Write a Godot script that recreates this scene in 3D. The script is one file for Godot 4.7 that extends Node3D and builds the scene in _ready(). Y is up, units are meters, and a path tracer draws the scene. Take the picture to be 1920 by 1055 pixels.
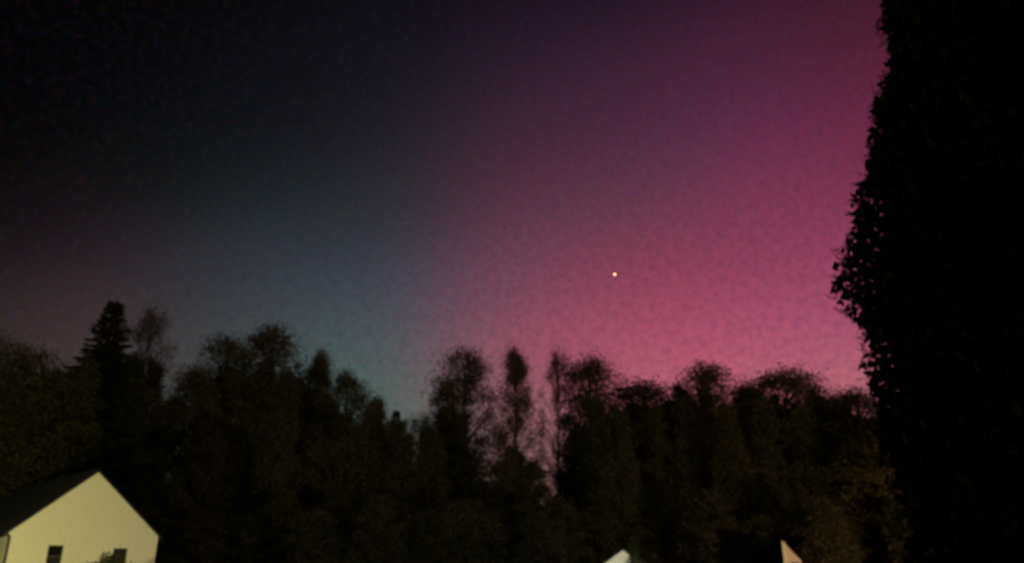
extends Node3D
# A village edge at night under a red aurora: lit white gables, a dark wood, a black cypress beside the camera.

const EYE := Vector3(0, 5.2, 0)
var mats := {}
var used_names := {}
var rng := RandomNumberGenerator.new()

# ---------------------------------------------------------------- helpers
func numbered(called: String) -> String:
	if not used_names.has(called):
		used_names[called] = 0
		return called
	used_names[called] += 1
	return "%s_%03d" % [called, used_names[called]]

func tag(o: Node, label: String, category: String, group := "", kind := "") -> void:
	if label != "": o.set_meta("label", label)
	if category != "": o.set_meta("category", category)
	if group != "": o.set_meta("group", group)
	if kind != "": o.set_meta("kind", kind)

func base(called: String, where: Vector3, turn := 0.0) -> Node3D:
	var o := Node3D.new()
	o.name = numbered(called)
	add_child(o, true)
	o.position = where
	o.rotation.y = turn
	return o

func part(called: String, mesh: Mesh, mat: Material, parent: Node) -> MeshInstance3D:
	var o := MeshInstance3D.new()
	o.name = called
	o.mesh = mesh
	o.material_override = mat
	parent.add_child(o, true)
	return o

func lin(r: float, g: float, b: float) -> Color:
	return Color(r, g, b).linear_to_srgb()

func noise_tex(size: int, freq: float, a: Color, b: Color, sd: int, oct := 4) -> ImageTexture:
	var n := FastNoiseLite.new()
	n.seed = sd
	n.frequency = freq
	n.fractal_octaves = oct
	var im := n.get_seamless_image(size, size)
	im.convert(Image.FORMAT_RGBA8)
	var g := im.get_data()
	var out := PackedByteArray()
	out.resize(size * size * 4)
	for i in size * size:
		var c := a.lerp(b, g[i * 4] / 255.0)
		out[i * 4] = int(c.r * 255.0)
		out[i * 4 + 1] = int(c.g * 255.0)
		out[i * 4 + 2] = int(c.b * 255.0)
		out[i * 4 + 3] = 255
	return ImageTexture.create_from_image(Image.create_from_data(size, size, false, Image.FORMAT_RGBA8, out))

func plain(c: Color, rough := 0.9) -> StandardMaterial3D:
	var m := StandardMaterial3D.new()
	m.albedo_color = c
	m.roughness = rough
	return m

func noisy(a: Color, b: Color, freq: float, tile: float, sd: int, rough := 0.95, relief := 0.0) -> StandardMaterial3D:
	var m := StandardMaterial3D.new()
	m.albedo_texture = noise_tex(256, freq, a, b, sd)
	m.uv1_triplanar = true
	m.uv1_world_triplanar = true
	m.uv1_scale = Vector3.ONE * tile
	m.roughness = rough
	if relief > 0.0:
		var im: Image = (m.albedo_texture as ImageTexture).get_image().duplicate()
		im.bump_map_to_normal_map(relief)
		m.normal_enabled = true
		m.normal_texture = ImageTexture.create_from_image(im)
	return m

func leafy() -> StandardMaterial3D:
	var m := StandardMaterial3D.new()
	m.vertex_color_use_as_albedo = true
	m.albedo_color = Color.WHITE
	m.roughness = 1.0
	m.metallic_specular = 0.08
	m.cull_mode = BaseMaterial3D.CULL_DISABLED
	return m

func quad(st: SurfaceTool, a: Vector3, b: Vector3, c: Vector3, d: Vector3) -> void:
	# front seen with a, b, c, d clockwise
	for p in [a, b, c, a, c, d]: st.add_vertex(p)

func box(st: SurfaceTool, lo: Vector3, hi: Vector3, t := Transform3D.IDENTITY) -> void:
	var p: Array[Vector3] = []
	for k in 8:
		p.append(t * Vector3(hi.x if k & 1 else lo.x, hi.y if k & 2 else lo.y, hi.z if k & 4 else lo.z))
	quad(st, p[4], p[6], p[7], p[5])
	quad(st, p[1], p[3], p[2], p[0])
	quad(st, p[0], p[2], p[6], p[4])
	quad(st, p[5], p[7], p[3], p[1])
	quad(st, p[6], p[2], p[3], p[7])
	quad(st, p[0], p[4], p[5], p[1])

func begin() -> SurfaceTool:
	var st := SurfaceTool.new()
	st.begin(Mesh.PRIMITIVE_TRIANGLES)
	st.set_smooth_group(-1)
	return st

func done(st: SurfaceTool) -> ArrayMesh:
	st.generate_normals()
	return st.commit()

func box_mesh(lo: Vector3, hi: Vector3) -> ArrayMesh:
	var st := begin()
	box(st, lo, hi)
	return done(st)

func tube(st: SurfaceTool, pts: Array, radii: Array, sides := 6) -> void:
	var rings: Array = []
	for i in pts.size():
		var d: Vector3 = (pts[min(i + 1, pts.size() - 1)] - pts[max(i - 1, 0)])
		d = d.normalized() if d.length() > 1e-6 else Vector3.UP
		var s := d.cross(Vector3(0.31, 0.1, 0.94)).normalized()
		var t := d.cross(s)
		var ring: Array[Vector3] = []
		for k in sides:
			var a := TAU * k / sides
			ring.append(pts[i] + (s * cos(a) + t * sin(a)) * radii[i])
		rings.append(ring)
	for i in pts.size() - 1:
		for k in sides:
			var k2 := (k + 1) % sides
			quad(st, rings[i][k], rings[i][k2], rings[i + 1][k2], rings[i + 1][k])

func lathe(profile: Array, sides := 20) -> ArrayMesh:
	var st := begin()
	for i in profile.size() - 1:
		for k in sides:
			var a := TAU * k / sides
			var b := TAU * (k + 1) / sides
			var p: Vector2 = profile[i]
			var q: Vector2 = profile[i + 1]
			quad(st, Vector3(cos(a) * p.x, p.y, sin(a) * p.x), Vector3(cos(a) * q.x, q.y, sin(a) * q.x), Vector3(cos(b) * q.x, q.y, sin(b) * q.x), Vector3(cos(b) * p.x, p.y, sin(b) * p.x))
	return done(st)

# leaves are collected in plain arrays: position, normal, colour
class Leaves:
	var v := PackedVector3Array()
	var n := PackedVector3Array()
	var c := PackedColorArray()
	func leaf(at: Vector3, along: Vector3, side: Vector3, col: Color) -> void:
		var nn := along.cross(side).normalized()
		var a := at - along * 0.5
		var b := at + side * 0.5
		var d := at + along * 0.5
		var e := at - side * 0.5
		v.append(a); v.append(b); v.append(d); v.append(a); v.append(d); v.append(e)
		for k in 6:
			n.append(nn)
			c.append(col)
	func mesh() -> ArrayMesh:
		var arr := []
		arr.resize(Mesh.ARRAY_MAX)
		arr[Mesh.ARRAY_VERTEX] = v
		arr[Mesh.ARRAY_NORMAL] = n
		arr[Mesh.ARRAY_COLOR] = c
		var m := ArrayMesh.new()
		m.add_surface_from_arrays(Mesh.PRIMITIVE_TRIANGLES, arr)
		return m

func rdir() -> Vector3:
	var z := rng.randf_range(-1, 1)
	var a := rng.randf() * TAU
	var r := sqrt(1 - z * z)
	return Vector3(r * cos(a), z, r * sin(a))

func mixed(a: Color, b: Color) -> Color:
	var k := rng.randf()
	var s := rng.randf_range(0.7, 1.3)
	return Color(lerp(a.r, b.r, k) * s, lerp(a.g, b.g, k) * s, lerp(a.b, b.b, k) * s)

# ---------------------------------------------------------------- trees
# returns {trunk, crown} meshes of a tree 1.0 high and about 1.0 across, to be scaled per copy
func broadleaf(sd: int, low: float, belly: float, point: float, clusters: int, per: int, size: float, ca: Color, cb: Color) -> Dictionary:
	rng.seed = sd
	var hh := 20.0
	var rr := 3.0
	var lv := Leaves.new()
	var st := begin()
	var bend := Vector3(rng.randf_range(-.5, .5), 0, rng.randf_range(-.5, .5))
	var spine := func(t: float) -> Vector3: return Vector3(bend.x * sin(t * 3.0), t * hh, bend.z * sin(t * 3.6))
	var tp: Array = []
	var tr: Array = []
	for i in 9:
		var t := i / 8.0
		tp.append(spine.call(t * 0.93))
		tr.append(0.26 * pow(1.0 - t, 0.8) + 0.02 + (0.12 if i == 0 else 0.0))
	tube(st, tp, tr, 7)
	var lobes: Array = []
	for k in 5: lobes.append([rng.randf() * TAU, rng.randf_range(low, 1.0), rng.randf_range(-0.28, 0.28)])
	for ci in clusters:
		var t := low + (0.985 - low) * pow(rng.randf(), 0.8)
		var u := (t - low) / (1.0 - low)
		var env := 1.0
		if u > belly: env = pow(1.0 - pow((u - belly) / (1.0 - belly), 2.3), 0.5)
		else: env = 0.45 + 0.55 * sin(PI * 0.5 * u / belly)
		env = lerpf(env, clampf((1.03 - u) / (1.0 - belly), 0.0, 1.0), point)
		var ang := rng.randf() * TAU
		for L in lobes:
			env *= 1.0 + L[2] * exp(-pow((t - L[1]) / 0.12, 2.0)) * (0.5 + 0.5 * cos(ang - L[0]))
		var rad := rr * env * pow(rng.randf(), 0.5)
		var root: Vector3 = spine.call(clampf(t - 0.04 - 0.10 * rad / rr, 0.1, 0.93))
		var tip: Vector3 = spine.call(t) + Vector3(cos(ang) * rad, rng.randf_range(-.3, .5), sin(ang) * rad)
		if u > 0.9: tip.y += rng.randf_range(0, 0.6)
		var mid := root.lerp(tip, 0.55) + Vector3(0, 0.12 * rad, 0) + rdir() * 0.15
		var w := 0.05 + 0.03 * (1.0 - u)
		tube(st, [root, mid, tip], [w, w * 0.6, 0.012], 4)
		var cr := rng.randf_range(0.6, 1.3) * (1.0 - 0.3 * u)
		for k in 4:
			var e := tip + rdir() * cr * 1.15
			tube(st, [mid.lerp(tip, 0.7), e], [0.016, 0.006], 3)
		for k in per:
			var p := tip + Vector3(rng.randfn(0, 0.62), rng.randfn(0, 0.55), rng.randfn(0, 0.62)) * cr
			var d := rdir()
			var s := size * rng.randf_range(0.55, 1.35)
			lv.leaf(p, d * s, d.cross(rdir()).normalized() * s * 0.62, mixed(ca, cb))
	return {"trunk": done(st), "crown": lv.mesh(), "h": hh, "w": rr * 2.0}

func spruce(sd: int, ca: Color, cb: Color, spread: float) -> Dictionary:
	rng.seed = sd
	var hh := 20.0
	var rr := 3.0
	var lv := Leaves.new()
	var st := begin()
	tube(st, [Vector3.ZERO, Vector3(0.05, 8, 0), Vector3(0, 15, 0.04), Vector3(0, 20, 0)], [0.3, 0.2, 0.09, 0.01], 7)
	var y := 1.2
	while y < 19.7:
		var u := y / hh
		var reach := rr * pow(1.0 - u, spread) * rng.randf_range(0.8, 1.1) + 0.03
		var cnt := 7 if u < 0.8 else 5
		var off := rng.randf() * TAU
		for k in cnt:
			var a := off + TAU * k / cnt + rng.randf_range(-.25, .25)
			var out := Vector3(cos(a), 0, sin(a))
			var lng := reach * rng.randf_range(0.7, 1.15)
			var tip := Vector3(0, y, 0) + out * lng + Vector3(0, -0.28 * lng + 0.12, 0)
			var mid := Vector3(0, y, 0) + out * lng * 0.55 + Vector3(0, -0.2 * lng, 0)
			tube(st, [Vector3(0, y, 0), mid, tip], [0.035, 0.02, 0.006], 3)
			var sprays := int(16 + lng * 52)
			for q in sprays:
				var f := pow(rng.randf(), 0.7)
				var p := Vector3(0, y, 0).lerp(mid, f / 0.55) if f < 0.55 else mid.lerp(tip, (f - 0.55) / 0.45)
				var sd2 := out.cross(Vector3.UP) * rng.randf_range(-1, 1) * (0.42 * (1.1 - f) + 0.12) * minf(1.0, lng / 1.3)
				var d := (out * 0.7 + sd2 + Vector3(0, rng.randf_range(-0.75, 0.15), 0)).normalized()
				var s := rng.randf_range(0.22, 0.48) * (1.0 - 0.55 * u)
				lv.leaf(p + sd2 + d * 0.1, d * s, d.cross(rdir()).normalized() * s * 0.34, mixed(ca, cb))
		y += 0.34 * (1.0 - 0.55 * u) * rng.randf_range(0.8, 1.2)
	return {"trunk": done(st), "crown": lv.mesh(), "h": hh, "w": rr * 2.0}

func bush(sd: int, count: int, size: float, ca: Color, cb: Color, peak := 1.0) -> Dictionary:
	rng.seed = sd
	var lv := Leaves.new()
	var st := begin()
	for i in 46:
		var a := rng.randf() * TAU
		var t := pow(rng.randf(), 0.6)
		var env := sqrt(maxf(0.0, 1.0 - pow(t, 2.2 * peak))) * rng.randf_range(0.45, 1.0)
		var tip := Vector3(cos(a) * env, t * 1.9 + 0.15, sin(a) * env)
		tube(st, [Vector3(cos(a) * 0.1, 0, sin(a) * 0.1), Vector3(tip.x * 0.5, tip.y * 0.6, tip.z * 0.5), tip], [0.03, 0.018, 0.004], 3)
		var cr := rng.randf_range(0.18, 0.34)
		for k in count / 46:
			var p := tip + rdir() * cr * pow(rng.randf(), 0.5)
			p.y = maxf(p.y, 0.02)
			var d := rdir()
			var s := size * rng.randf_range(0.6, 1.4)
			lv.leaf(p, d * s, d.cross(rdir()).normalized() * s * 0.6, mixed(ca, cb))
	return {"trunk": done(st), "crown": lv.mesh(), "h": 2.1, "w": 2.3}

func plant(called: String, kind: Dictionary, x: float, z: float, h: float, w: float, turn: float, label: String, category: String, group := "") -> Node3D:
	var o := base(called, Vector3(x, 0, z), turn)
	part("trunk", kind.trunk, mats.bark, o)
	part("crown", kind.crown, mats.leaf, o)
	o.scale = Vector3(w / kind.w, h / kind.h, w / kind.w)
	tag(o, label, category, group)
	return o

# the black cypress close by on the right: radius over height
const NEAR := [[0.0, 0.5], [1.0, 1.6], [2.5, 2.5], [4.0, 2.85], [5.26, 2.94], [5.73, 2.94], [6.15, 2.98], [6.58, 3.04], [6.92, 3.12], [7.21, 3.16], [7.5, 3.10], [7.86, 3.14], [8.08, 3.24], [8.42, 3.1], [8.81, 2.99], [9.17, 2.84], [9.46, 2.7], [9.95, 2.61], [10.4, 2.48], [10.6, 2.32], [10.84, 2.18], [11.39, 2.26], [11.87, 2.24], [12.6, 1.9], [13.4, 1.3], [14.4, 0.55], [15.0, 0.06]]
func near_radius(h: float) -> float:
	for i in NEAR.size() - 1:
		if h <= NEAR[i + 1][0]:
			return lerpf(NEAR[i][1], NEAR[i + 1][1], (h - NEAR[i][0]) / (NEAR[i + 1][0] - NEAR[i][0]))
	return 0.05

func cypress_near(where: Vector3) -> void:
	rng.seed = 771
	var o := base("cypress_tree", where)
	var lump := FastNoiseLite.new()
	lump.seed = 5
	lump.frequency = 0.55
	var st := begin()
	tube(st, [Vector3.ZERO, Vector3(0.05, 4, 0), Vector3(0, 9, 0.06), Vector3(0, 14.6, 0)], [0.34, 0.26, 0.15, 0.02], 9)
	var lv := Leaves.new()
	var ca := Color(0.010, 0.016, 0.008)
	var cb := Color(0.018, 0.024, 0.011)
	var golden := PI * (3.0 - sqrt(5.0))
	var total := 26000
	for i in total:
		var h := 0.4 + 14.5 * (i + rng.randf()) / total
		var a := golden * i + rng.randf_range(-.2, .2)
		var out := Vector3(cos(a), 0, sin(a))
		var rf := near_radius(h)
		var deep := rng.randf()
		var k := lump.get_noise_3d(cos(a) * 3.0, h * 1.5, sin(a) * 3.0)
		var reach := rf * (0.985 + 0.08 * k) * (1.0 - 0.22 * pow(deep, 1.3))
		var tip := out * reach + Vector3(0, h, 0)
		var dir := (out * 0.6 + Vector3(0, 0.15, 0) + rdir() * 0.8).normalized()
		if i % 14 == 0:
			tube(st, [Vector3(0, maxf(0.3, h - reach * 0.45), 0), tip * Vector3(0.6, 1, 0.6) - Vector3(0, reach * 0.1, 0), tip], [0.035, 0.018, 0.004], 3)
		var flat := dir.cross(rdir()).normalized()
		var nrm := dir.cross(flat)
		var lng := rng.randf_range(0.10, 0.22)
		for q in 10:
			var f := q / 9.0
			var sgn := 1.0 if q % 2 == 0 else -1.0
			var d := (dir * 0.8 + flat * sgn * (0.75 - 0.5 * f) + nrm * rng.randf_range(-.3, .3)).normalized()
			var ln := (0.055 - 0.022 * f) * rng.randf_range(0.7, 1.3)
			var p := tip - dir * lng * 0.6 + dir * lng * f + d * ln * 0.5
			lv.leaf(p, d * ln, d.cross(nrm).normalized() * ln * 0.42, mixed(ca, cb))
	# dense older foliage inside
	for i in 210000:
		var h := 0.6 + 13.6 * rng.randf()
		var a := rng.randf() * TAU
		var r := near_radius(h) * (rng.randf_range(0.78, 0.985) if i % 5 < 3 else rng.randf_range(0.4, 0.85)) * (0.99 + 0.08 * lump.get_noise_3d(cos(a) * 3.0, h * 1.5, sin(a) * 3.0))
		var d := rdir()
		var s := rng.randf_range(0.10, 0.24) * (1.25 - 0.6 * r / near_radius(h))
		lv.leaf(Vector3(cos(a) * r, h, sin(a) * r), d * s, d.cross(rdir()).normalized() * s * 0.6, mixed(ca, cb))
	for i in 14000:
		var h := 0.8 + 12.6 * rng.randf()
		var a := rng.randf() * TAU
		var r := near_radius(h) * rng.randf_range(0.2, 0.8)
		var d := rdir()
		var s := rng.randf_range(0.28, 0.5)
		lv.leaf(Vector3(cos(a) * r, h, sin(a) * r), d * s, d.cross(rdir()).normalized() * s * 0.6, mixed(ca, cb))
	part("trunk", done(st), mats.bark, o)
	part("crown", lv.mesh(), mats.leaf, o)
	tag(o, "huge black evergreen tree filling the right edge of the view", "tree")

# ---------------------------------------------------------------- buildings
func tile_roof(a: Vector3, b: Vector3, down: Vector3, courses: int, thick: float) -> ArrayMesh:
	# courses of slate from ridge a-b down the slope, each lifted a little over the next
	var st := begin()
	var along := (b - a)
	var nrm := along.cross(down).normalized()
	if nrm.y < 0: nrm = -nrm
	for i in courses:
		var t0 := float(i) / courses
		var t1 := float(i + 1) / courses + 0.15 / courses
		var p0 := a + down * t0 - nrm * 0.01
		var p1 := a + down * t1 + nrm * 0.022
		var q0 := p0 + along
		var q1 := p1 + along
		var dn := -nrm * thick
		quad(st, p0, p1, q1, q0)
		quad(st, p0 + dn, q0 + dn, q1 + dn, p1 + dn)
		quad(st, p1, p1 + dn, q1 + dn, q1)
		quad(st, p0, p0 + dn, p1 + dn, p1)
		quad(st, q0, q1, q1 + dn, q0 + dn)
	quad(st, a, a + along, a + along - nrm * thick, a - nrm * thick)
	return done(st)

# front wall in its own plane z = 0, x to the right, facing +z; holes are Rect2(x, y, w, h)
func gable_wall(w: float, eave: float, ridge: float, holes: Array, recess: float, depth: float) -> ArrayMesh:
	var st := begin()
	var xs := [0.0, w * 0.5, w]
	for h in holes:
		xs.append(h.position.x)
		xs.append(h.end.x)
	xs.sort()
	var top := func(x: float) -> float: return eave + (ridge - eave) * (1.0 - absf(x - w * 0.5) / (w * 0.5))
	for i in xs.size() - 1:
		var x0: float = xs[i]
		var x1: float = xs[i + 1]
		if x1 - x0 < 1e-4: continue
		var cuts: Array = []
		for h in holes:
			if h.position.x < x1 - 1e-4 and h.end.x > x0 + 1e-4: cuts.append([h.position.y, h.end.y])
		cuts.sort_custom(func(p, q): return p[0] < q[0])
		var y := 0.0
		for c in cuts:
			quad(st, Vector3(x0, y, 0), Vector3(x0, c[0], 0), Vector3(x1, c[0], 0), Vector3(x1, y, 0))
			y = c[1]
		quad(st, Vector3(x0, y, 0), Vector3(x0, top.call(x0), 0), Vector3(x1, top.call(x1), 0), Vector3(x1, y, 0))
	for h in holes:
		var a: Vector2 = h.position
		var b: Vector2 = h.end
		var r := Vector3(0, 0, -recess)
		var p := [Vector3(a.x, a.y, 0), Vector3(a.x, b.y, 0), Vector3(b.x, b.y, 0), Vector3(b.x, a.y, 0)]
		for k in 4:
			quad(st, p[k], p[(k + 1) % 4], p[(k + 1) % 4] + r, p[k] + r)
		quad(st, p[0] + r, p[1] + r, p[2] + r, p[3] + r)
	var z := Vector3(0, 0, -depth)
	var l0 := Vector3.ZERO
	var l1 := Vector3(0, eave, 0)
	var r0 := Vector3(w, 0, 0)
	var r1 := Vector3(w, eave, 0)
	var m := Vector3(w * 0.5, ridge, 0)
	quad(st, l0 + z, l1 + z, l1, l0)
	quad(st, r0, r1, r1 + z, r0 + z)
	quad(st, r0 + z, r1 + z, l1 + z, l0 + z)
	for p in [r1 + z, m + z, l1 + z]: st.add_vertex(p)
	quad(st, l1, l1 + z, m + z, m)
	quad(st, m, m + z, r1 + z, r1)
	return done(st)

func window(parent: Node3D, h: Rect2, recess: float, blind: float) -> void:
	var f := 0.055
	var z := -recess + 0.02
	var st := begin()
	box(st, Vector3(h.position.x, h.position.y, z), Vector3(h.position.x + f, h.end.y, z + 0.06))
	box(st, Vector3(h.end.x - f, h.position.y, z), Vector3(h.end.x, h.end.y, z + 0.06))
	box(st, Vector3(h.position.x + f, h.position.y, z), Vector3(h.end.x - f, h.position.y + f, z + 0.06))
	box(st, Vector3(h.position.x + f, h.end.y - f, z), Vector3(h.end.x - f, h.end.y, z + 0.06))
	var my := h.end.y - h.size.y * 0.42
	box(st, Vector3(h.position.x + f, my, z), Vector3(h.end.x - f, my + 0.05, z + 0.06))
	var w := part("window", done(st), mats.frame, parent)
	part("pane", box_mesh(Vector3(h.position.x + f, h.position.y + f, z + 0.02), Vector3(h.end.x - f, my, z + 0.03)), mats.glass, w)
	part("pane", box_mesh(Vector3(h.position.x + f, my + 0.05, z + 0.02), Vector3(h.end.x - f, h.end.y - f, z + 0.03)), mats.glass, w)
	if blind > 0:
		part("blind", box_mesh(Vector3(h.position.x + f, h.end.y - f - blind, z - 0.012), Vector3(h.end.x - f, h.end.y - f, z - 0.004)), mats.blind, w)
	part("sill", box_mesh(Vector3(h.position.x - 0.05, h.position.y - 0.06, -recess + 0.01), Vector3(h.end.x + 0.05, h.position.y - 0.004, 0.05)), mats.sill, w)

func gable_house(called: String, where: Vector3, turn: float, w: float, eave: float, ridge: float, depth: float, holes: Array, blinds: Array, wall: Material, label: String) -> Node3D:
	var o := base(called, where, turn)
	part("wall", gable_wall(w, eave, ridge, holes, 0.14, depth), wall, o)
	var dx := w * 0.5
	var dy := ridge - eave
	var over := 0.22
	var lift := 0.13
	for s in [-1.0, 1.0]:
		var a := Vector3(dx, ridge + lift, 0.03)
		var b := Vector3(dx, ridge + lift, -depth - 0.1)
		var down := Vector3(s * dx, -dy, 0) * (1.0 + over / dx)
		var r := part("roof", tile_roof(a, b, down, 16, 0.09), mats.slate, o)
		var g := begin()
		var e := a + down + Vector3(s * 0.06, -0.14, 0)
		tube(g, [e, e + Vector3(0, 0, -depth - 0.1)], [0.06, 0.06], 8)
		part("gutter", done(g), mats.iron, r)
	var cap := begin()
	tube(cap, [Vector3(dx, ridge + lift + 0.01, 0.04), Vector3(dx, ridge + lift + 0.01, -depth - 0.1)], [0.09, 0.09], 8)
	part("ridge_cap", done(cap), mats.slate, o)
	for i in holes.size(): window(o, holes[i], 0.14, blinds[i])
	tag(o, label, "house")
	return o

func street_lamp(where: Vector3, high: float, colour: Color, energy: float, label: String) -> void:
	var o := base("street_lamp", where)
	part("post", lathe([Vector2(0.0, 0), Vector2(0.16, 0), Vector2(0.16, 0.25), Vector2(0.09, 0.4), Vector2(0.06, 1.2), Vector2(0.045, high - 0.28), Vector2(0.1, high - 0.2), Vector2(0.1, high - 0.17), Vector2(0, high - 0.17)], 14), mats.iron, o)
	var prof: Array = []
	for i in 11:
		var a := -PI / 2 + PI * i / 10.0
		prof.append(Vector2(0.2 * cos(a), 0.2 * sin(a) + high))
	var m := StandardMaterial3D.new()
	m.albedo_color = Color(0.9, 0.9, 0.85)
	m.emission_enabled = true
	m.emission = colour
	m.emission_energy_multiplier = 3.0
	part("lamp_globe", lathe(prof, 18), m, o)
	part("cap", lathe([Vector2(0.0, high + 0.26), Vector2(0.06, high + 0.25), Vector2(0.13, high + 0.19), Vector2(0.14, high + 0.17), Vector2(0.0, high + 0.205)], 16), mats.iron, o)
	var l := OmniLight3D.new()
	l.name = "lamp_light"
	l.position = Vector3(0, high, 0)
	l.light_color = colour
	l.light_energy = energy
	l.light_size = 0.18
	l.omni_range = 150.0
	l.omni_attenuation = 2.0
	l.shadow_enabled = true
	o.add_child(l, true)
	tag(o, label, "street lamp", "globe street lamps below the view")

# ---------------------------------------------------------------- sky
const SKY_EL := [0.0, 5.0, 10.0, 15.0, 20.0, 25.0, 30.0, 36.0, 42.0]
const SKY := [
	[[39, 44, 36], [51, 52, 43], [63, 66, 56], [82, 83, 69], [105, 91, 78], [121, 104, 97], [138, 114, 103], [158, 116, 111], [160, 121, 116]],
	[[45, 48, 42], [54, 56, 51], [65, 72, 66], [85, 94, 84], [119, 96, 91], [158, 107, 106], [167, 112, 110], [174, 116, 115], [174, 118, 119]],
	[[45, 47, 41], [68, 60, 56], [72, 80, 76], [85, 102, 94], [140, 98, 102], [185, 106, 116], [191, 111, 119], [181, 110, 118], [168, 108, 118]],
	[[31, 30, 28], [59, 48, 49], [65, 71, 72], [81, 90, 92], [148, 85, 101], [175, 85, 108], [177, 87, 113], [165, 85, 111], [154, 84, 108]],
	[[10, 10, 10], [36, 29, 33], [50, 55, 61], [66, 69, 79], [121, 71, 90], [147, 69, 93], [152, 68, 97], [148, 66, 97], [144, 65, 93]],
	[[3, 3, 2], [14, 15, 15], [28, 35, 38], [48, 48, 55], [91, 55, 72], [110, 57, 78], [125, 55, 83], [123, 49, 76], [122, 46, 69]],
	[[2, 2, 2], [6, 8, 10], [17, 20, 24], [34, 32, 39], [65, 41, 56], [82, 45, 67], [99, 43, 72], [100, 38, 62], [98, 33, 54]],
	[[2, 2, 2], [4, 4, 4], [10, 11, 15], [21, 20, 28], [41, 27, 42], [55, 31, 49], [68, 31, 52], [70, 26, 42], [73, 21, 34]],
	[[2, 2, 2], [2, 2, 2], [4, 4, 6], [11, 10, 16], [24, 15, 26], [28, 18, 32], [35, 18, 33], [41, 15, 28], [47, 11, 22]]]

func cubic(a: Vector3, b: Vector3, c: Vector3, d: Vector3, t: float) -> Vector3:
	return b + (c - a) * 0.5 * t + (a - b * 2.5 + c * 2.0 - d * 0.5) * t * t + (d - a + (b - c) * 3.0) * 0.5 * t * t * t

func sky_row(j: int, az: float) -> Vector3:
	var x := clampf((az + 40.0) / 10.0, 0.0, 8.0)
	var i := mini(int(x), 7)
	var p: Array[Vector3] = []
	for k in 4:
		var q: Array = SKY[j][clampi(i - 1 + k, 0, 8)]
		p.append(Vector3(q[0], q[1], q[2]))
	return cubic(p[0], p[1], p[2], p[3], x - i)

func sky_colour(az: float, el: float) -> Vector3:
	# the aurora's red band runs on to the right of the view and dies away behind
	var fade := 0.0
	if az > 55.0: fade = smoothstep(55.0, 130.0, az)
	var j := 0
	while j < 7 and el > SKY_EL[j + 1]: j += 1
	var t := clampf((el - SKY_EL[j]) / (SKY_EL[j + 1] - SKY_EL[j]), 0.0, 1.0)
	var p: Array[Vector3] = []
	for k in 4:
		var jj := clampi(j - 1 + k, 0, 8)
		p.append(sky_row(jj, az).lerp(sky_row(jj, -40.0), fade))
	var c := cubic(p[0], p[1], p[2], p[3], t)
	if el > 42.0: c = c.lerp(Vector3(4, 3, 6), smoothstep(42.0, 70.0, el))
	return c

func make_sky() -> Sky:
	var w := 512
	var h := 256
	var data := PackedByteArray()
	data.resize(w * h * 3)
	for y in h:
		var el := maxf(0.0, 90.0 - (y + 0.5) * 180.0 / h)
		if el <= 0.0 and y > h / 2:
			var from := (h / 2 - 1) * w * 3
			for k in w * 3: data[y * w * 3 + k] = data[from + k]
			continue
		for x in w:
			var c := sky_colour((x + 0.5) * 360.0 / w - 180.0, el)
			var k := (y * w + x) * 3
			data[k] = clampi(roundi(c.x), 0, 255)
			data[k + 1] = clampi(roundi(c.y), 0, 255)
			data[k + 2] = clampi(roundi(c.z), 0, 255)
	var im := Image.create_from_data(w, h, false, Image.FORMAT_RGB8, data)
	im.resize(4096, 2048, Image.INTERPOLATE_CUBIC)
	im.convert(Image.FORMAT_RGBA8)
	# thin broken veil in front of the glow, everywhere alike: dark and faintly coloured patches of several sizes
	var tile := Image.create_empty(1024, 1024, false, Image.FORMAT_RGBA8)
	var bytes := PackedByteArray()
	bytes.resize(1024 * 1024 * 4)
	var layers: Array = []
	for f in [[0.11, 4], [0.16, 3], [0.16, 3], [0.16, 3]]:
		var n := FastNoiseLite.new()
		n.seed = 40 + layers.size()
		n.frequency = f[0]
		n.fractal_octaves = f[1]
		n.fractal_gain = 0.75
		var li := n.get_seamless_image(1024, 1024)
		li.convert(Image.FORMAT_L8)
		layers.append(li.get_data())
	var l0: PackedByteArray = layers[0]
	var l1: PackedByteArray = layers[1]
	var l2: PackedByteArray = layers[2]
	var l3: PackedByteArray = layers[3]
	rng.seed = 17
	for i in 1024 * 1024:
		var g := rng.randi() & 31
		bytes[i * 4] = clampi(int((l1[i] - 88) * 0.9) + g, 0, 150)
		bytes[i * 4 + 1] = clampi(int((l2[i] - 100) * 0.5) + g, 0, 90)
		bytes[i * 4 + 2] = clampi(int((l3[i] - 88) * 0.9) + g, 0, 150)
		bytes[i * 4 + 3] = clampi(int((l0[i] - 72.0) * 0.36), 0, 80)
	tile = Image.create_from_data(1024, 1024, false, Image.FORMAT_RGBA8, bytes)
	for k in 4: im.blend_rect(tile, Rect2i(0, 0, 1024, 1024), Vector2i(k * 1024, 0))
	var m := PanoramaSkyMaterial.new()
	m.panorama = ImageTexture.create_from_image(im)
	var s := Sky.new()
	s.sky_material = m
	return s

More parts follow.
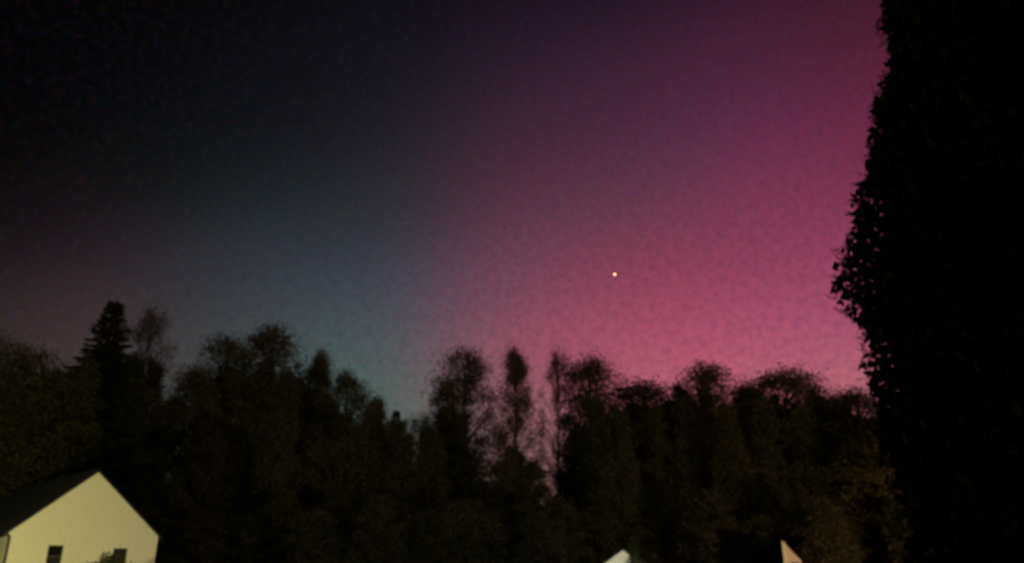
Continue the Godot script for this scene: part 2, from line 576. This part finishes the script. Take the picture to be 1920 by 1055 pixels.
# ---------------------------------------------------------------- scene
func _ready() -> void:
	var cam := Camera3D.new()
	cam.name = "camera"
	cam.fov = 39.28
	cam.near = 0.1
	cam.far = 3000.0
	add_child(cam)
	cam.position = EYE
	cam.rotation_degrees = Vector3(20, 0, 0)
	cam.current = true
	# a phone lens left focused close by: the whole view is a little soft
	var lens := CameraAttributesPhysical.new()
	lens.frustum_focal_length = 33.6
	lens.exposure_aperture = 12.0
	lens.frustum_focus_distance = 0.62
	lens.frustum_near = 0.1
	lens.frustum_far = 3000.0
	cam.attributes = lens

	var env := Environment.new()
	env.background_mode = Environment.BG_SKY
	env.sky = make_sky()
	env.sky_rotation = Vector3(0, PI, 0)
	env.tonemap_mode = Environment.TONE_MAPPER_LINEAR
	env.tonemap_exposure = 1.0
	env.sdfgi_enabled = true
	env.ssao_enabled = true
	env.ssil_enabled = true
	var we := WorldEnvironment.new()
	we.name = "world_environment"
	we.environment = env
	add_child(we)

	var moon := DirectionalLight3D.new()
	moon.name = "night_sky_light"
	moon.light_energy = 0.09
	moon.light_color = Color(1.0, 0.96, 0.86)
	moon.light_angular_distance = 6.0
	moon.shadow_enabled = true
	moon.rotation_degrees = Vector3(-38, 34, 0)
	add_child(moon)

	mats.bark = noisy(lin(0.035, 0.028, 0.02), lin(0.075, 0.06, 0.045), 0.03, 0.8, 3)
	mats.leaf = leafy()
	mats.white = noisy(lin(0.56, 0.55, 0.41), lin(0.86, 0.84, 0.68), 0.10, 0.30, 11, 0.95, 1.5)
	mats.grey = noisy(lin(0.62, 0.62, 0.55), lin(0.78, 0.78, 0.71), 0.02, 0.35, 12, 0.95, 1.5)
	mats.pink = noisy(lin(0.62, 0.47, 0.40), lin(0.76, 0.6, 0.5), 0.02, 0.35, 13, 0.95, 1.5)
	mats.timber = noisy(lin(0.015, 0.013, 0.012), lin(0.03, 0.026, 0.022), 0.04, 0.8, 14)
	mats.slate = noisy(lin(0.006, 0.0065, 0.007), lin(0.014, 0.0145, 0.015), 0.05, 0.7, 15, 0.75)
	mats.frame = plain(lin(0.05, 0.05, 0.04), 0.6)
	mats.sill = plain(lin(0.35, 0.34, 0.3), 0.85)
	mats.blind = plain(lin(0.16, 0.15, 0.09), 0.9)
	mats.iron = plain(lin(0.02, 0.02, 0.022), 0.55)
	var gl := plain(Color(0.03, 0.035, 0.04, 0.55), 0.06)
	gl.transparency = BaseMaterial3D.TRANSPARENCY_ALPHA
	mats.glass = gl

	# ---- setting
	var ground := MeshInstance3D.new()
	ground.name = "ground"
	var pm := PlaneMesh.new()
	pm.size = Vector2(1800, 1800)
	ground.mesh = pm
	ground.material_override = noisy(lin(0.025, 0.035, 0.015), lin(0.06, 0.06, 0.03), 0.03, 0.25, 21)
	add_child(ground)
	tag(ground, "dark grass ground beneath the houses and wood", "", "", "structure")

	var hs := begin()
	var hn := FastNoiseLite.new()
	hn.seed = 9
	hn.frequency = 0.012
	var cols := 60
	for i in cols:
		for k in 6:
			var p: Array[Vector3] = []
			for q in [[0, 0], [0, 1], [1, 1], [1, 0]]:
				var x: float = -260.0 + 520.0 * (i + q[0]) / cols
				var f: float = (k + q[1]) / 6.0
				var yy := sin(PI * f) * (9.0 + 3.0 * hn.get_noise_1d(x * 1.5)) - 0.4
				p.append(Vector3(x, yy, -130.0 - 130.0 * f))
			quad(hs, p[0], p[1], p[2], p[3])
	var hill := part("hill", done(hs), ground.material_override, self)
	tag(hill, "low dark rise of land behind the wood", "", "", "structure")

	# ---- houses
	var ax := Vector3(sin(deg_to_rad(46.0)), 0, -cos(deg_to_rad(46.0)))   # along the front gable
	var a0 := Vector3(-26.03, 0, -42.69)
	var ha := gable_house("gable_house", a0, deg_to_rad(44.0), 7.62, 6.95, 10.28, 24.0,
		[Rect2(1.98, 5.0, 0.74, 1.36), Rect2(5.28, 5.0, 0.76, 1.26), Rect2(1.9, 1.0, 1.1, 1.3), Rect2(5.0, 1.0, 1.1, 1.3)], [0.5, 0.0, 0.0, 0.0], mats.white,
		"pale plastered house whose steep gable is lit yellow, at the left")
	var dp := begin()
	tube(dp, [Vector3(0.04, 0, 0.09), Vector3(0.04, 6.75, 0.09), Vector3(-0.18, 6.93, 0.05)], [0.055, 0.055, 0.055], 8)
	part("downpipe", done(dp), mats.iron, ha)

	# gable between the dark columns: apex near (6.6, 6.3, -49.6)
	var bt := deg_to_rad(-8.0)
	var bc := Vector3(6.60, 0, -49.55)
	var bu := Vector3(cos(bt), 0, -sin(bt))
	gable_house("gable_house", bc - bu * 3.6, bt, 7.2, 3.72, 6.22, 9.0, [Rect2(1.2, 1.0, 1.2, 1.2), Rect2(4.8, 1.0, 1.2, 1.2)], [0.4, 0.0], mats.grey,
		"grey white gable just peeping over the bottom edge, beside a dark columnar shrub")

	mono_house()

	# ---- street lamps, standing below the view
	street_lamp(a0 + Vector3(0.30, 0, 0.954) * 16.0, 4.5, Color(1.0, 0.97, 0.63), 142.0, "globe lamp that lights the yellow gable at the left")
	street_lamp(Vector3(3.6, 0, -43.4), 4.3, Color(0.98, 1.0, 0.90), 20.0, "globe lamp that lights the small grey white gable")
	street_lamp(Vector3(28.0, 0, -40.5), 4.4, Color(1.0, 0.80, 0.58), 230.0, "globe lamp that lights the pink house end at the right")

	# ---- trees
	cypress_near(Vector3(6.48, 0, -6.95))
	woods()

	# ---- a single bright light in the sky
	var star := SphereMesh.new()
	star.radius = 0.7
	star.height = 1.4
	star.radial_segments = 24
	star.rings = 12
	var sm := StandardMaterial3D.new()
	sm.albedo_color = Color.BLACK
	sm.emission_enabled = true
	sm.emission = Color(1.0, 0.74, 0.46)
	sm.emission_energy_multiplier = 8.0
	var so := part("star", star, sm, self)
	so.position = Vector3(96.66, 264.73, -693.29)
	tag(so, "single bright warm white star in the red sky above the trees", "star")

func mono_house() -> void:
	# tall end lit pink on the right, its dark timber front turned away from the lamp
	var p0 := Vector3(18.578, 0, -57.051)
	var p1 := Vector3(19.647, 0, -56.692)
	var t := (p1 - p0)
	var lng := t.length()
	var turn := atan2(-t.z, t.x)
	var o := base("shed_roofed_house", p0, turn)    # local +x runs along the lit end, the body lies behind it
	var front := 6.0
	var hi := 7.03
	var lo := 5.71
	var st := begin()
	# lit end: x 0..lng at z = 0 facing +z, window hole made by strips
	var h := Rect2(0.42, 4.7, 0.55, 0.9)
	var top := func(x: float) -> float: return hi + (lo - hi) * x / lng
	var xs := [0.0, h.position.x, h.end.x, lng]
	for i in 3:
		var x0: float = xs[i]
		var x1: float = xs[i + 1]
		if i == 1:
			quad(st, Vector3(x0, 0, 0), Vector3(x0, h.position.y, 0), Vector3(x1, h.position.y, 0), Vector3(x1, 0, 0))
			quad(st, Vector3(x0, h.end.y, 0), Vector3(x0, top.call(x0), 0), Vector3(x1, top.call(x1), 0), Vector3(x1, h.end.y, 0))
		else:
			quad(st, Vector3(x0, 0, 0), Vector3(x0, top.call(x0), 0), Vector3(x1, top.call(x1), 0), Vector3(x1, 0, 0))
	var r := Vector3(0, 0, -0.14)
	var hp := [Vector3(h.position.x, h.position.y, 0), Vector3(h.position.x, h.end.y, 0), Vector3(h.end.x, h.end.y, 0), Vector3(h.end.x, h.position.y, 0)]
	for k in 4: quad(st, hp[k], hp[(k + 1) % 4], hp[(k + 1) % 4] + r, hp[k] + r)
	quad(st, hp[0] + r, hp[1] + r, hp[2] + r, hp[3] + r)
	var z := Vector3(0, 0, -front)
	quad(st, Vector3(lng, 0, 0), Vector3(lng, lo, 0), Vector3(lng, lo, 0) + z, Vector3(lng, 0, 0) + z)
	quad(st, Vector3(lng, 0, 0) + z, Vector3(lng, lo, 0) + z, Vector3(0, hi, 0) + z, z)
	part("wall", done(st), mats.pink, o)
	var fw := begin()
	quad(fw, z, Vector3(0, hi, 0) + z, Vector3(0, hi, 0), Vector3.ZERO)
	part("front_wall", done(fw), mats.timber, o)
	part("corner_board", box_mesh(Vector3(-0.004, 0, -0.1), Vector3(0.24, hi - 0.1, 0.03)), mats.white, o)
	window(o, h, 0.14, 0.0)
	# dark boarded front
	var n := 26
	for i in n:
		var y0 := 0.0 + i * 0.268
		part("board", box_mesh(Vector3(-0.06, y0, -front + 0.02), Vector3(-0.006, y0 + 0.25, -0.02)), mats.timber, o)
	var rs := begin()
	var sl := Vector3(lng, lo - hi, 0).normalized()
	quad(rs, Vector3(0, hi + 0.09, 0.04) - sl * 0.15, Vector3(0, hi + 0.09, -front - 0.1) - sl * 0.15, Vector3(lng, lo + 0.09, -front - 0.1) + sl * 0.05, Vector3(lng, lo + 0.09, 0.04) + sl * 0.05)
	box(rs, Vector3(-0.1, 0.0, -front - 0.1), Vector3(Vector2(lng, lo - hi).length() + 0.04, 0.08, 0.03), Transform3D(Basis(Vector3(0, 0, 1), atan2(lo - hi, lng)), Vector3(0, hi, 0)))
	part("roof", done(rs), mats.slate, o)
	tag(o, "narrow pink rendered house end with one sloping roof edge, low at the right", "house")

func woods() -> void:
	var olive_a := Color(0.045, 0.048, 0.018)
	var olive_b := Color(0.085, 0.065, 0.03)
	var brown_a := Color(0.085, 0.066, 0.045)
	var brown_b := Color(0.12, 0.092, 0.066)
	var dark_a := Color(0.02, 0.03, 0.014)
	var dark_b := Color(0.04, 0.045, 0.02)
	var K := {}
	K.round = broadleaf(101, 0.28, 0.50, 0.05, 125, 260, 0.16, olive_a, olive_b)
	K.tall = broadleaf(102, 0.24, 0.45, 0.25, 120, 250, 0.155, olive_a, brown_b)
	K.sparse = broadleaf(103, 0.30, 0.5, 0.2, 90, 160, 0.135, brown_a, brown_b)
	K.broad = broadleaf(104, 0.22, 0.55, 0.0, 135, 260, 0.16, olive_a, brown_a)
	K.point = broadleaf(105, 0.26, 0.40, 0.7, 100, 250, 0.155, brown_a, olive_b)
	K.oval = broadleaf(121, 0.20, 0.35, 0.15, 130, 250, 0.155, olive_a, olive_b)
	K.ragged = broadleaf(122, 0.24, 0.4, 0.35, 105, 220, 0.15, brown_a, olive_b)
	K.wide = broadleaf(123, 0.2, 0.4, 0.05, 145, 250, 0.155, olive_a, brown_a)
	K.dense = broadleaf(106, 0.06, 0.45, 0.1, 150, 320, 0.24, dark_a, olive_b)
	K.dense2 = broadleaf(107, 0.05, 0.5, 0.2, 150, 320, 0.24, dark_a, brown_a)
	K.spruce = spruce(108, dark_a, dark_b, 0.82)
	K.column = spruce(109, dark_a, dark_b, 0.45)
	K.bush = bush(110, 5200, 0.075, dark_a, olive_b)
	K.bush2 = bush(111, 16000, 0.075, olive_a, brown_a)
	#TREES
	var list := [
		["sparse", -43.11, -62.47, 22.70, 10.40, 5.92, "thin leafed tree cut by the left edge of the view"],
		["round", -37.81, -60.45, 21.08, 9.12, 3.21, "dark round crowned tree left of the tall spruce"],
		["spruce", -34.52, -65.00, 27.35, 15.13, 6.13, "tallest pointed black spruce above the lit yellow gable"],
		["sparse", -34.54, -72.71, 28.24, 5.88, 0.51, "slim ragged tree just right of the tall spruce"],
		["sparse", -33.84, -80.58, 24.31, 7.58, 3.81, "thin see through tree between the spruce and the broad oaks"],
		["oval", -27.27, -73.29, 25.30, 8.93, 2.36, "round topped tree, first of the clump in the left half"],
		["ragged", -24.78, -79.00, 28.25, 10.97, 5.04, "highest broad tree of the clump in the left half"],
		["point", -19.55, -78.09, 25.27, 5.51, 1.10, "small pointed tree right of the highest broad tree"],
		["broad", -15.88, -74.22, 22.70, 6.93, 5.47, "dark tree at the edge of the teal gap in the wood"],
		["point", -14.58, -83.84, 21.88, 5.83, 3.42, "low pointed tree left in the teal gap"],
		["spruce", -13.10, -88.74, 22.30, 9.01, 5.67, "little conifer tip in the middle of the teal gap"],
		["sparse", -10.11, -86.81, 20.63, 6.39, 3.00, "low thin tree right in the teal gap"],
		["oval", -5.14, -80.34, 25.97, 8.24, 2.70, "round crowned tree left of the pale slit in the wood"],
		["point", 0.42, -75.90, 24.98, 5.41, 4.95, "narrow pointed tree in the middle of the view"],
		["sparse", 5.34, -87.24, 27.87, 4.79, 6.18, "wispy narrow tree beside the narrow pointed tree"],
		["wide", 7.98, -77.79, 24.53, 8.93, 2.32, "full tree where the pink glow begins"],
		["oval", 14.28, -81.56, 23.17, 12.86, 6.08, "broad low tree under the brightest pink sky"],
		["ragged", 19.95, -77.99, 23.97, 11.76, 5.83, "tree with a raised crown under the pink sky"],
		["sparse", 25.52, -83.59, 23.39, 7.98, 1.12, "thin crown in the dip of the pink skyline"],
		["wide", 26.03, -73.74, 22.28, 11.79, 3.82, "wide crowned tree left of the black evergreen"],
		["sparse", 32.28, -78.74, 21.35, 7.77, 4.43, "thin tree in the last dip before the black evergreen"],
		["oval", 30.93, -69.31, 19.80, 8.32, 5.92, "tree half hidden by the black evergreen"],
		["round", 30.49, -61.90, 15.62, 10.71, 4.18, "tree mostly hidden behind the black evergreen"],
	]
	for t in list:
		var nm := "spruce_tree" if t[0] == "spruce" else "woodland_tree"
		plant(nm, K[t[0]], t[1], t[2], t[3], t[4], t[5], t[6], "tree", "tall trees of the wood skyline")
	var young := [
		[-38.19, -59.12, 18.31, 3.89, 3.10, "first bushy young tree low under the round tree left of the spruce"],
		[-37.78, -63.84, 19.62, 4.67, 2.20, "third bushy young tree low under the round tree left of the spruce"],
		[-34.55, -62.39, 20.44, 3.97, 4.03, "left bushy young tree low under the tallest black spruce"],
		[-34.96, -70.53, 22.73, 4.46, 1.68, "right bushy young tree low under the tallest black spruce"],
		[-31.26, -72.14, 19.70, 4.34, 4.24, "left bushy young tree low under the see through tree"],
		[-26.89, -68.86, 19.85, 3.74, 4.35, "right bushy young tree low under the see through tree"],
		[-25.27, -72.71, 21.68, 3.86, 2.89, "right bushy young tree low under the first clump tree"],
		[-20.44, -69.82, 21.17, 3.62, 1.39, "right bushy young tree low under the highest broad tree"],
		[-18.88, -76.67, 21.14, 4.87, 2.40, "right bushy young tree low under the small pointed tree"],
		[-15.49, -75.07, 18.34, 3.65, 5.75, "right bushy young tree low under the tree at the gap edge"],
		[-12.66, -73.48, 17.81, 4.52, 1.73, "bushy young tree low under the low pointed tree in the gap"],
		[-9.98, -72.21, 17.11, 3.85, 6.11, "bushy young tree low under the little conifer tip"],
		[-7.61, -73.05, 16.76, 4.06, 6.00, "bushy young tree low under the low thin tree in the gap"],
		[-5.77, -78.14, 17.04, 4.20, 1.93, "third bushy young tree low under the round tree left of the pale slit"],
		[-2.80, -77.30, 12.88, 3.77, 2.46, "fourth bushy young tree low under the round tree left of the pale slit"],
		[-0.26, -78.07, 15.74, 4.86, 1.47, "left bushy young tree low under the narrow pointed tree"],
		[1.62, -69.80, 13.62, 4.20, 3.90, "right bushy young tree low under the narrow pointed tree"],
		[3.82, -71.36, 10.47, 2.19, 0.45, "bushy young tree low under the wispy narrow tree"],
		[6.41, -75.98, 17.99, 4.25, 4.43, "left bushy young tree low under the full tree where pink begins"],
		[8.94, -69.34, 18.04, 4.04, 2.33, "right bushy young tree low under the full tree where pink begins"],
		[12.89, -73.04, 18.73, 3.90, 3.98, "second bushy young tree low under the broad tree under brightest pink"],
		[16.40, -73.06, 19.23, 4.29, 0.40, "left bushy young tree low under the raised crown under pink sky"],
		[18.73, -68.83, 18.42, 3.44, 2.41, "right bushy young tree low under the raised crown under pink sky"],
		[22.48, -70.48, 18.25, 3.61, 4.19, "fourth bushy young tree low under the thin crown in the dip"],
		[25.48, -69.52, 18.08, 4.10, 3.75, "right bushy young tree low under the wide crown near the evergreen"],
		[29.97, -72.74, 17.69, 4.47, 0.59, "right bushy young tree low under the thin tree before the evergreen"],
		[29.24, -64.17, 14.71, 4.13, 2.03, "middle bushy young tree low under the tree half behind the evergreen"],
		[33.94, -68.91, 14.05, 4.26, 2.38, "bushy young tree low under the tree behind the evergreen"],
		[-48.60, -76.29, 21.43, 4.53, 1.79, "second bushy young tree low under the round tree left of the spruce"],
		[-42.57, -74.52, 22.09, 4.63, 5.70, "fourth bushy young tree low under the round tree left of the spruce"],
		[-42.71, -80.59, 26.61, 5.53, 3.96, "middle bushy young tree low under the tallest black spruce"],
		[-35.30, -74.99, 23.52, 4.29, 3.15, "bushy young tree low under the slim tree beside the spruce"],
		[-32.15, -86.31, 25.37, 4.89, 3.46, "left bushy young tree low under the first clump tree"],
		[-27.79, -87.26, 26.51, 4.82, 4.70, "left bushy young tree low under the highest broad tree"],
		[-23.59, -85.77, 24.34, 4.96, 3.96, "left bushy young tree low under the small pointed tree"],
		[-19.21, -85.69, 21.36, 4.29, 5.63, "left bushy young tree low under the tree at the gap edge"],
		[-7.51, -92.53, 21.40, 5.65, 2.22, "first bushy young tree low under the round tree left of the pale slit"],
		[-6.95, -89.09, 21.70, 5.35, 0.39, "second bushy young tree low under the round tree left of the pale slit"],
		[9.85, -90.44, 22.88, 4.40, 5.90, "middle bushy young tree low under the full tree where pink begins"],
		[12.61, -84.36, 21.11, 5.38, 1.46, "first bushy young tree low under the broad tree under brightest pink"],
		[17.10, -86.67, 21.84, 5.38, 6.20, "third bushy young tree low under the broad tree under brightest pink"],
		[21.24, -87.56, 23.22, 5.49, 2.46, "middle bushy young tree low under the raised crown under pink sky"],
		[25.13, -87.01, 21.61, 4.84, 5.84, "first bushy young tree low under the thin crown in the dip"],
		[29.04, -86.04, 22.31, 4.84, 4.92, "left bushy young tree low under the wide crown near the evergreen"],
		[29.63, -78.05, 19.39, 5.21, 4.35, "left bushy young tree low under the thin tree before the evergreen"],
		[33.85, -79.26, 19.61, 4.98, 4.93, "left bushy young tree low under the tree half behind the evergreen"],
		[37.76, -80.93, 19.37, 5.52, 2.61, "right bushy young tree low under the tree half behind the evergreen"],
		[17.88, -84.24, 22.94, 4.58, 1.77, "fourth bushy young tree low under the broad tree under brightest pink"],
		[25.05, -84.11, 22.92, 5.23, 5.49, "second bushy young tree low under the thin crown in the dip"],
		[32.60, -83.19, 21.63, 5.37, 6.09, "middle bushy young tree low under the thin tree before the evergreen"],
		[26.90, -85.50, 22.97, 4.34, 3.93, "third bushy young tree low under the thin crown in the dip"],
	]
	for i in young.size():
		var t: Array = young[i]
		plant("young_tree", K.dense if i % 2 == 0 else K.dense2, t[0], t[1], t[2], t[3], t[4], t[5], "tree", "young trees filling the wood")
	var low := [
		[-33.95, -53.53, 8.46, 4.06, 5.86, "dark bush at the foot of the tree at the left edge"],
		[-33.14, -54.03, 7.91, 4.51, 1.87, "left dark bush at the foot of the round tree left of the spruce"],
		[-33.46, -56.85, 9.83, 4.58, 4.69, "middle dark bush at the foot of the round tree left of the spruce"],
		[-30.75, -56.24, 8.74, 4.64, 0.84, "right dark bush at the foot of the round tree left of the spruce"],
		[-30.39, -60.05, 8.38, 4.56, 5.09, "left dark bush at the foot of the tallest black spruce"],
		[-29.41, -61.45, 8.61, 4.95, 3.16, "right dark bush at the foot of the tallest black spruce"],
		[-27.82, -63.76, 9.04, 5.11, 0.66, "dark bush at the foot of the slim tree beside the spruce"],
		[-25.89, -64.23, 10.05, 4.06, 2.94, "left dark bush at the foot of the see through tree"],
		[-22.61, -60.10, 8.58, 4.09, 5.00, "right dark bush at the foot of the see through tree"],
		[-21.08, -62.35, 8.52, 4.82, 4.84, "dark bush at the foot of the first clump tree"],
		[-20.68, -66.99, 9.19, 4.55, 5.91, "left dark bush at the foot of the highest broad tree"],
		[-18.63, -67.09, 10.37, 4.13, 3.93, "right dark bush at the foot of the highest broad tree"],
		[-15.14, -62.79, 8.96, 4.59, 1.55, "dark bush at the foot of the small pointed tree"],
		[-14.54, -68.11, 10.24, 4.00, 5.13, "dark bush at the foot of the tree at the gap edge"],
		[-10.31, -63.59, 10.10, 4.03, 4.04, "dark bush at the foot of the low pointed tree in the gap"],
		[-8.61, -66.45, 9.77, 3.68, 2.39, "dark bush at the foot of the little conifer tip"],
		[-6.51, -66.04, 9.21, 3.60, 0.61, "dark bush at the foot of the low thin tree in the gap"],
		[-4.17, -64.76, 9.98, 4.49, 5.82, "left dark bush at the foot of the round tree left of the pale slit"],
		[-2.75, -65.96, 9.86, 4.77, 5.64, "right dark bush at the foot of the round tree left of the pale slit"],
		[0.39, -69.84, 9.31, 4.58, 5.27, "dark bush at the foot of the narrow pointed tree"],
		[2.43, -65.46, 8.99, 4.37, 5.27, "left dark bush at the foot of the wispy narrow tree"],
		[3.96, -67.80, 10.43, 4.13, 1.23, "right dark bush at the foot of the wispy narrow tree"],
		[7.22, -69.12, 9.79, 5.07, 4.97, "dark bush at the foot of the full tree where pink begins"],
		[9.52, -68.57, 9.68, 5.09, 2.76, "left dark bush at the foot of the broad tree under brightest pink"],
		[10.91, -67.21, 8.61, 3.78, 3.02, "middle dark bush at the foot of the broad tree under brightest pink"],
		[13.38, -68.09, 9.75, 5.14, 2.96, "right dark bush at the foot of the broad tree under brightest pink"],
		[15.21, -64.50, 10.60, 4.90, 2.72, "dark bush at the foot of the raised crown under pink sky"],
		[17.21, -66.42, 8.63, 4.68, 0.90, "left dark bush at the foot of the thin crown in the dip"],
		[19.16, -63.95, 8.68, 4.59, 1.80, "right dark bush at the foot of the thin crown in the dip"],
		[21.52, -63.84, 8.96, 4.09, 4.65, "dark bush at the foot of the wide crown near the evergreen"],
		[22.67, -60.07, 9.65, 4.13, 0.59, "left dark bush at the foot of the thin tree before the evergreen"],
		[25.06, -63.14, 8.49, 4.94, 0.03, "right dark bush at the foot of the thin tree before the evergreen"],
		[27.80, -64.06, 9.27, 4.01, 2.74, "dark bush at the foot of the tree half behind the evergreen"],
		[28.33, -59.87, 9.23, 3.70, 1.56, "left dark bush at the foot of the tree behind the evergreen"],
		[28.66, -57.51, 8.40, 4.35, 0.56, "right dark bush at the foot of the tree behind the evergreen"],
	]
	for i in low.size():
		var t: Array = low[i]
		plant("woodland_bush", K.dense2 if i % 2 == 0 else K.dense, t[0], t[1], t[2], t[3], t[4], t[5], "bush", "bushes along the foot of the wood")
	plant("garden_shrub", K.bush2, -20.02, -41.42, 5.36, 4.6, 0.4, "leafy shrub in front of the lit yellow gable", "shrub")
	plant("columnar_shrub", K.column, 6.84, -46.50, 7.04, 2.1, 0.4, "dark columnar evergreen hiding half of the small grey gable", "shrub")
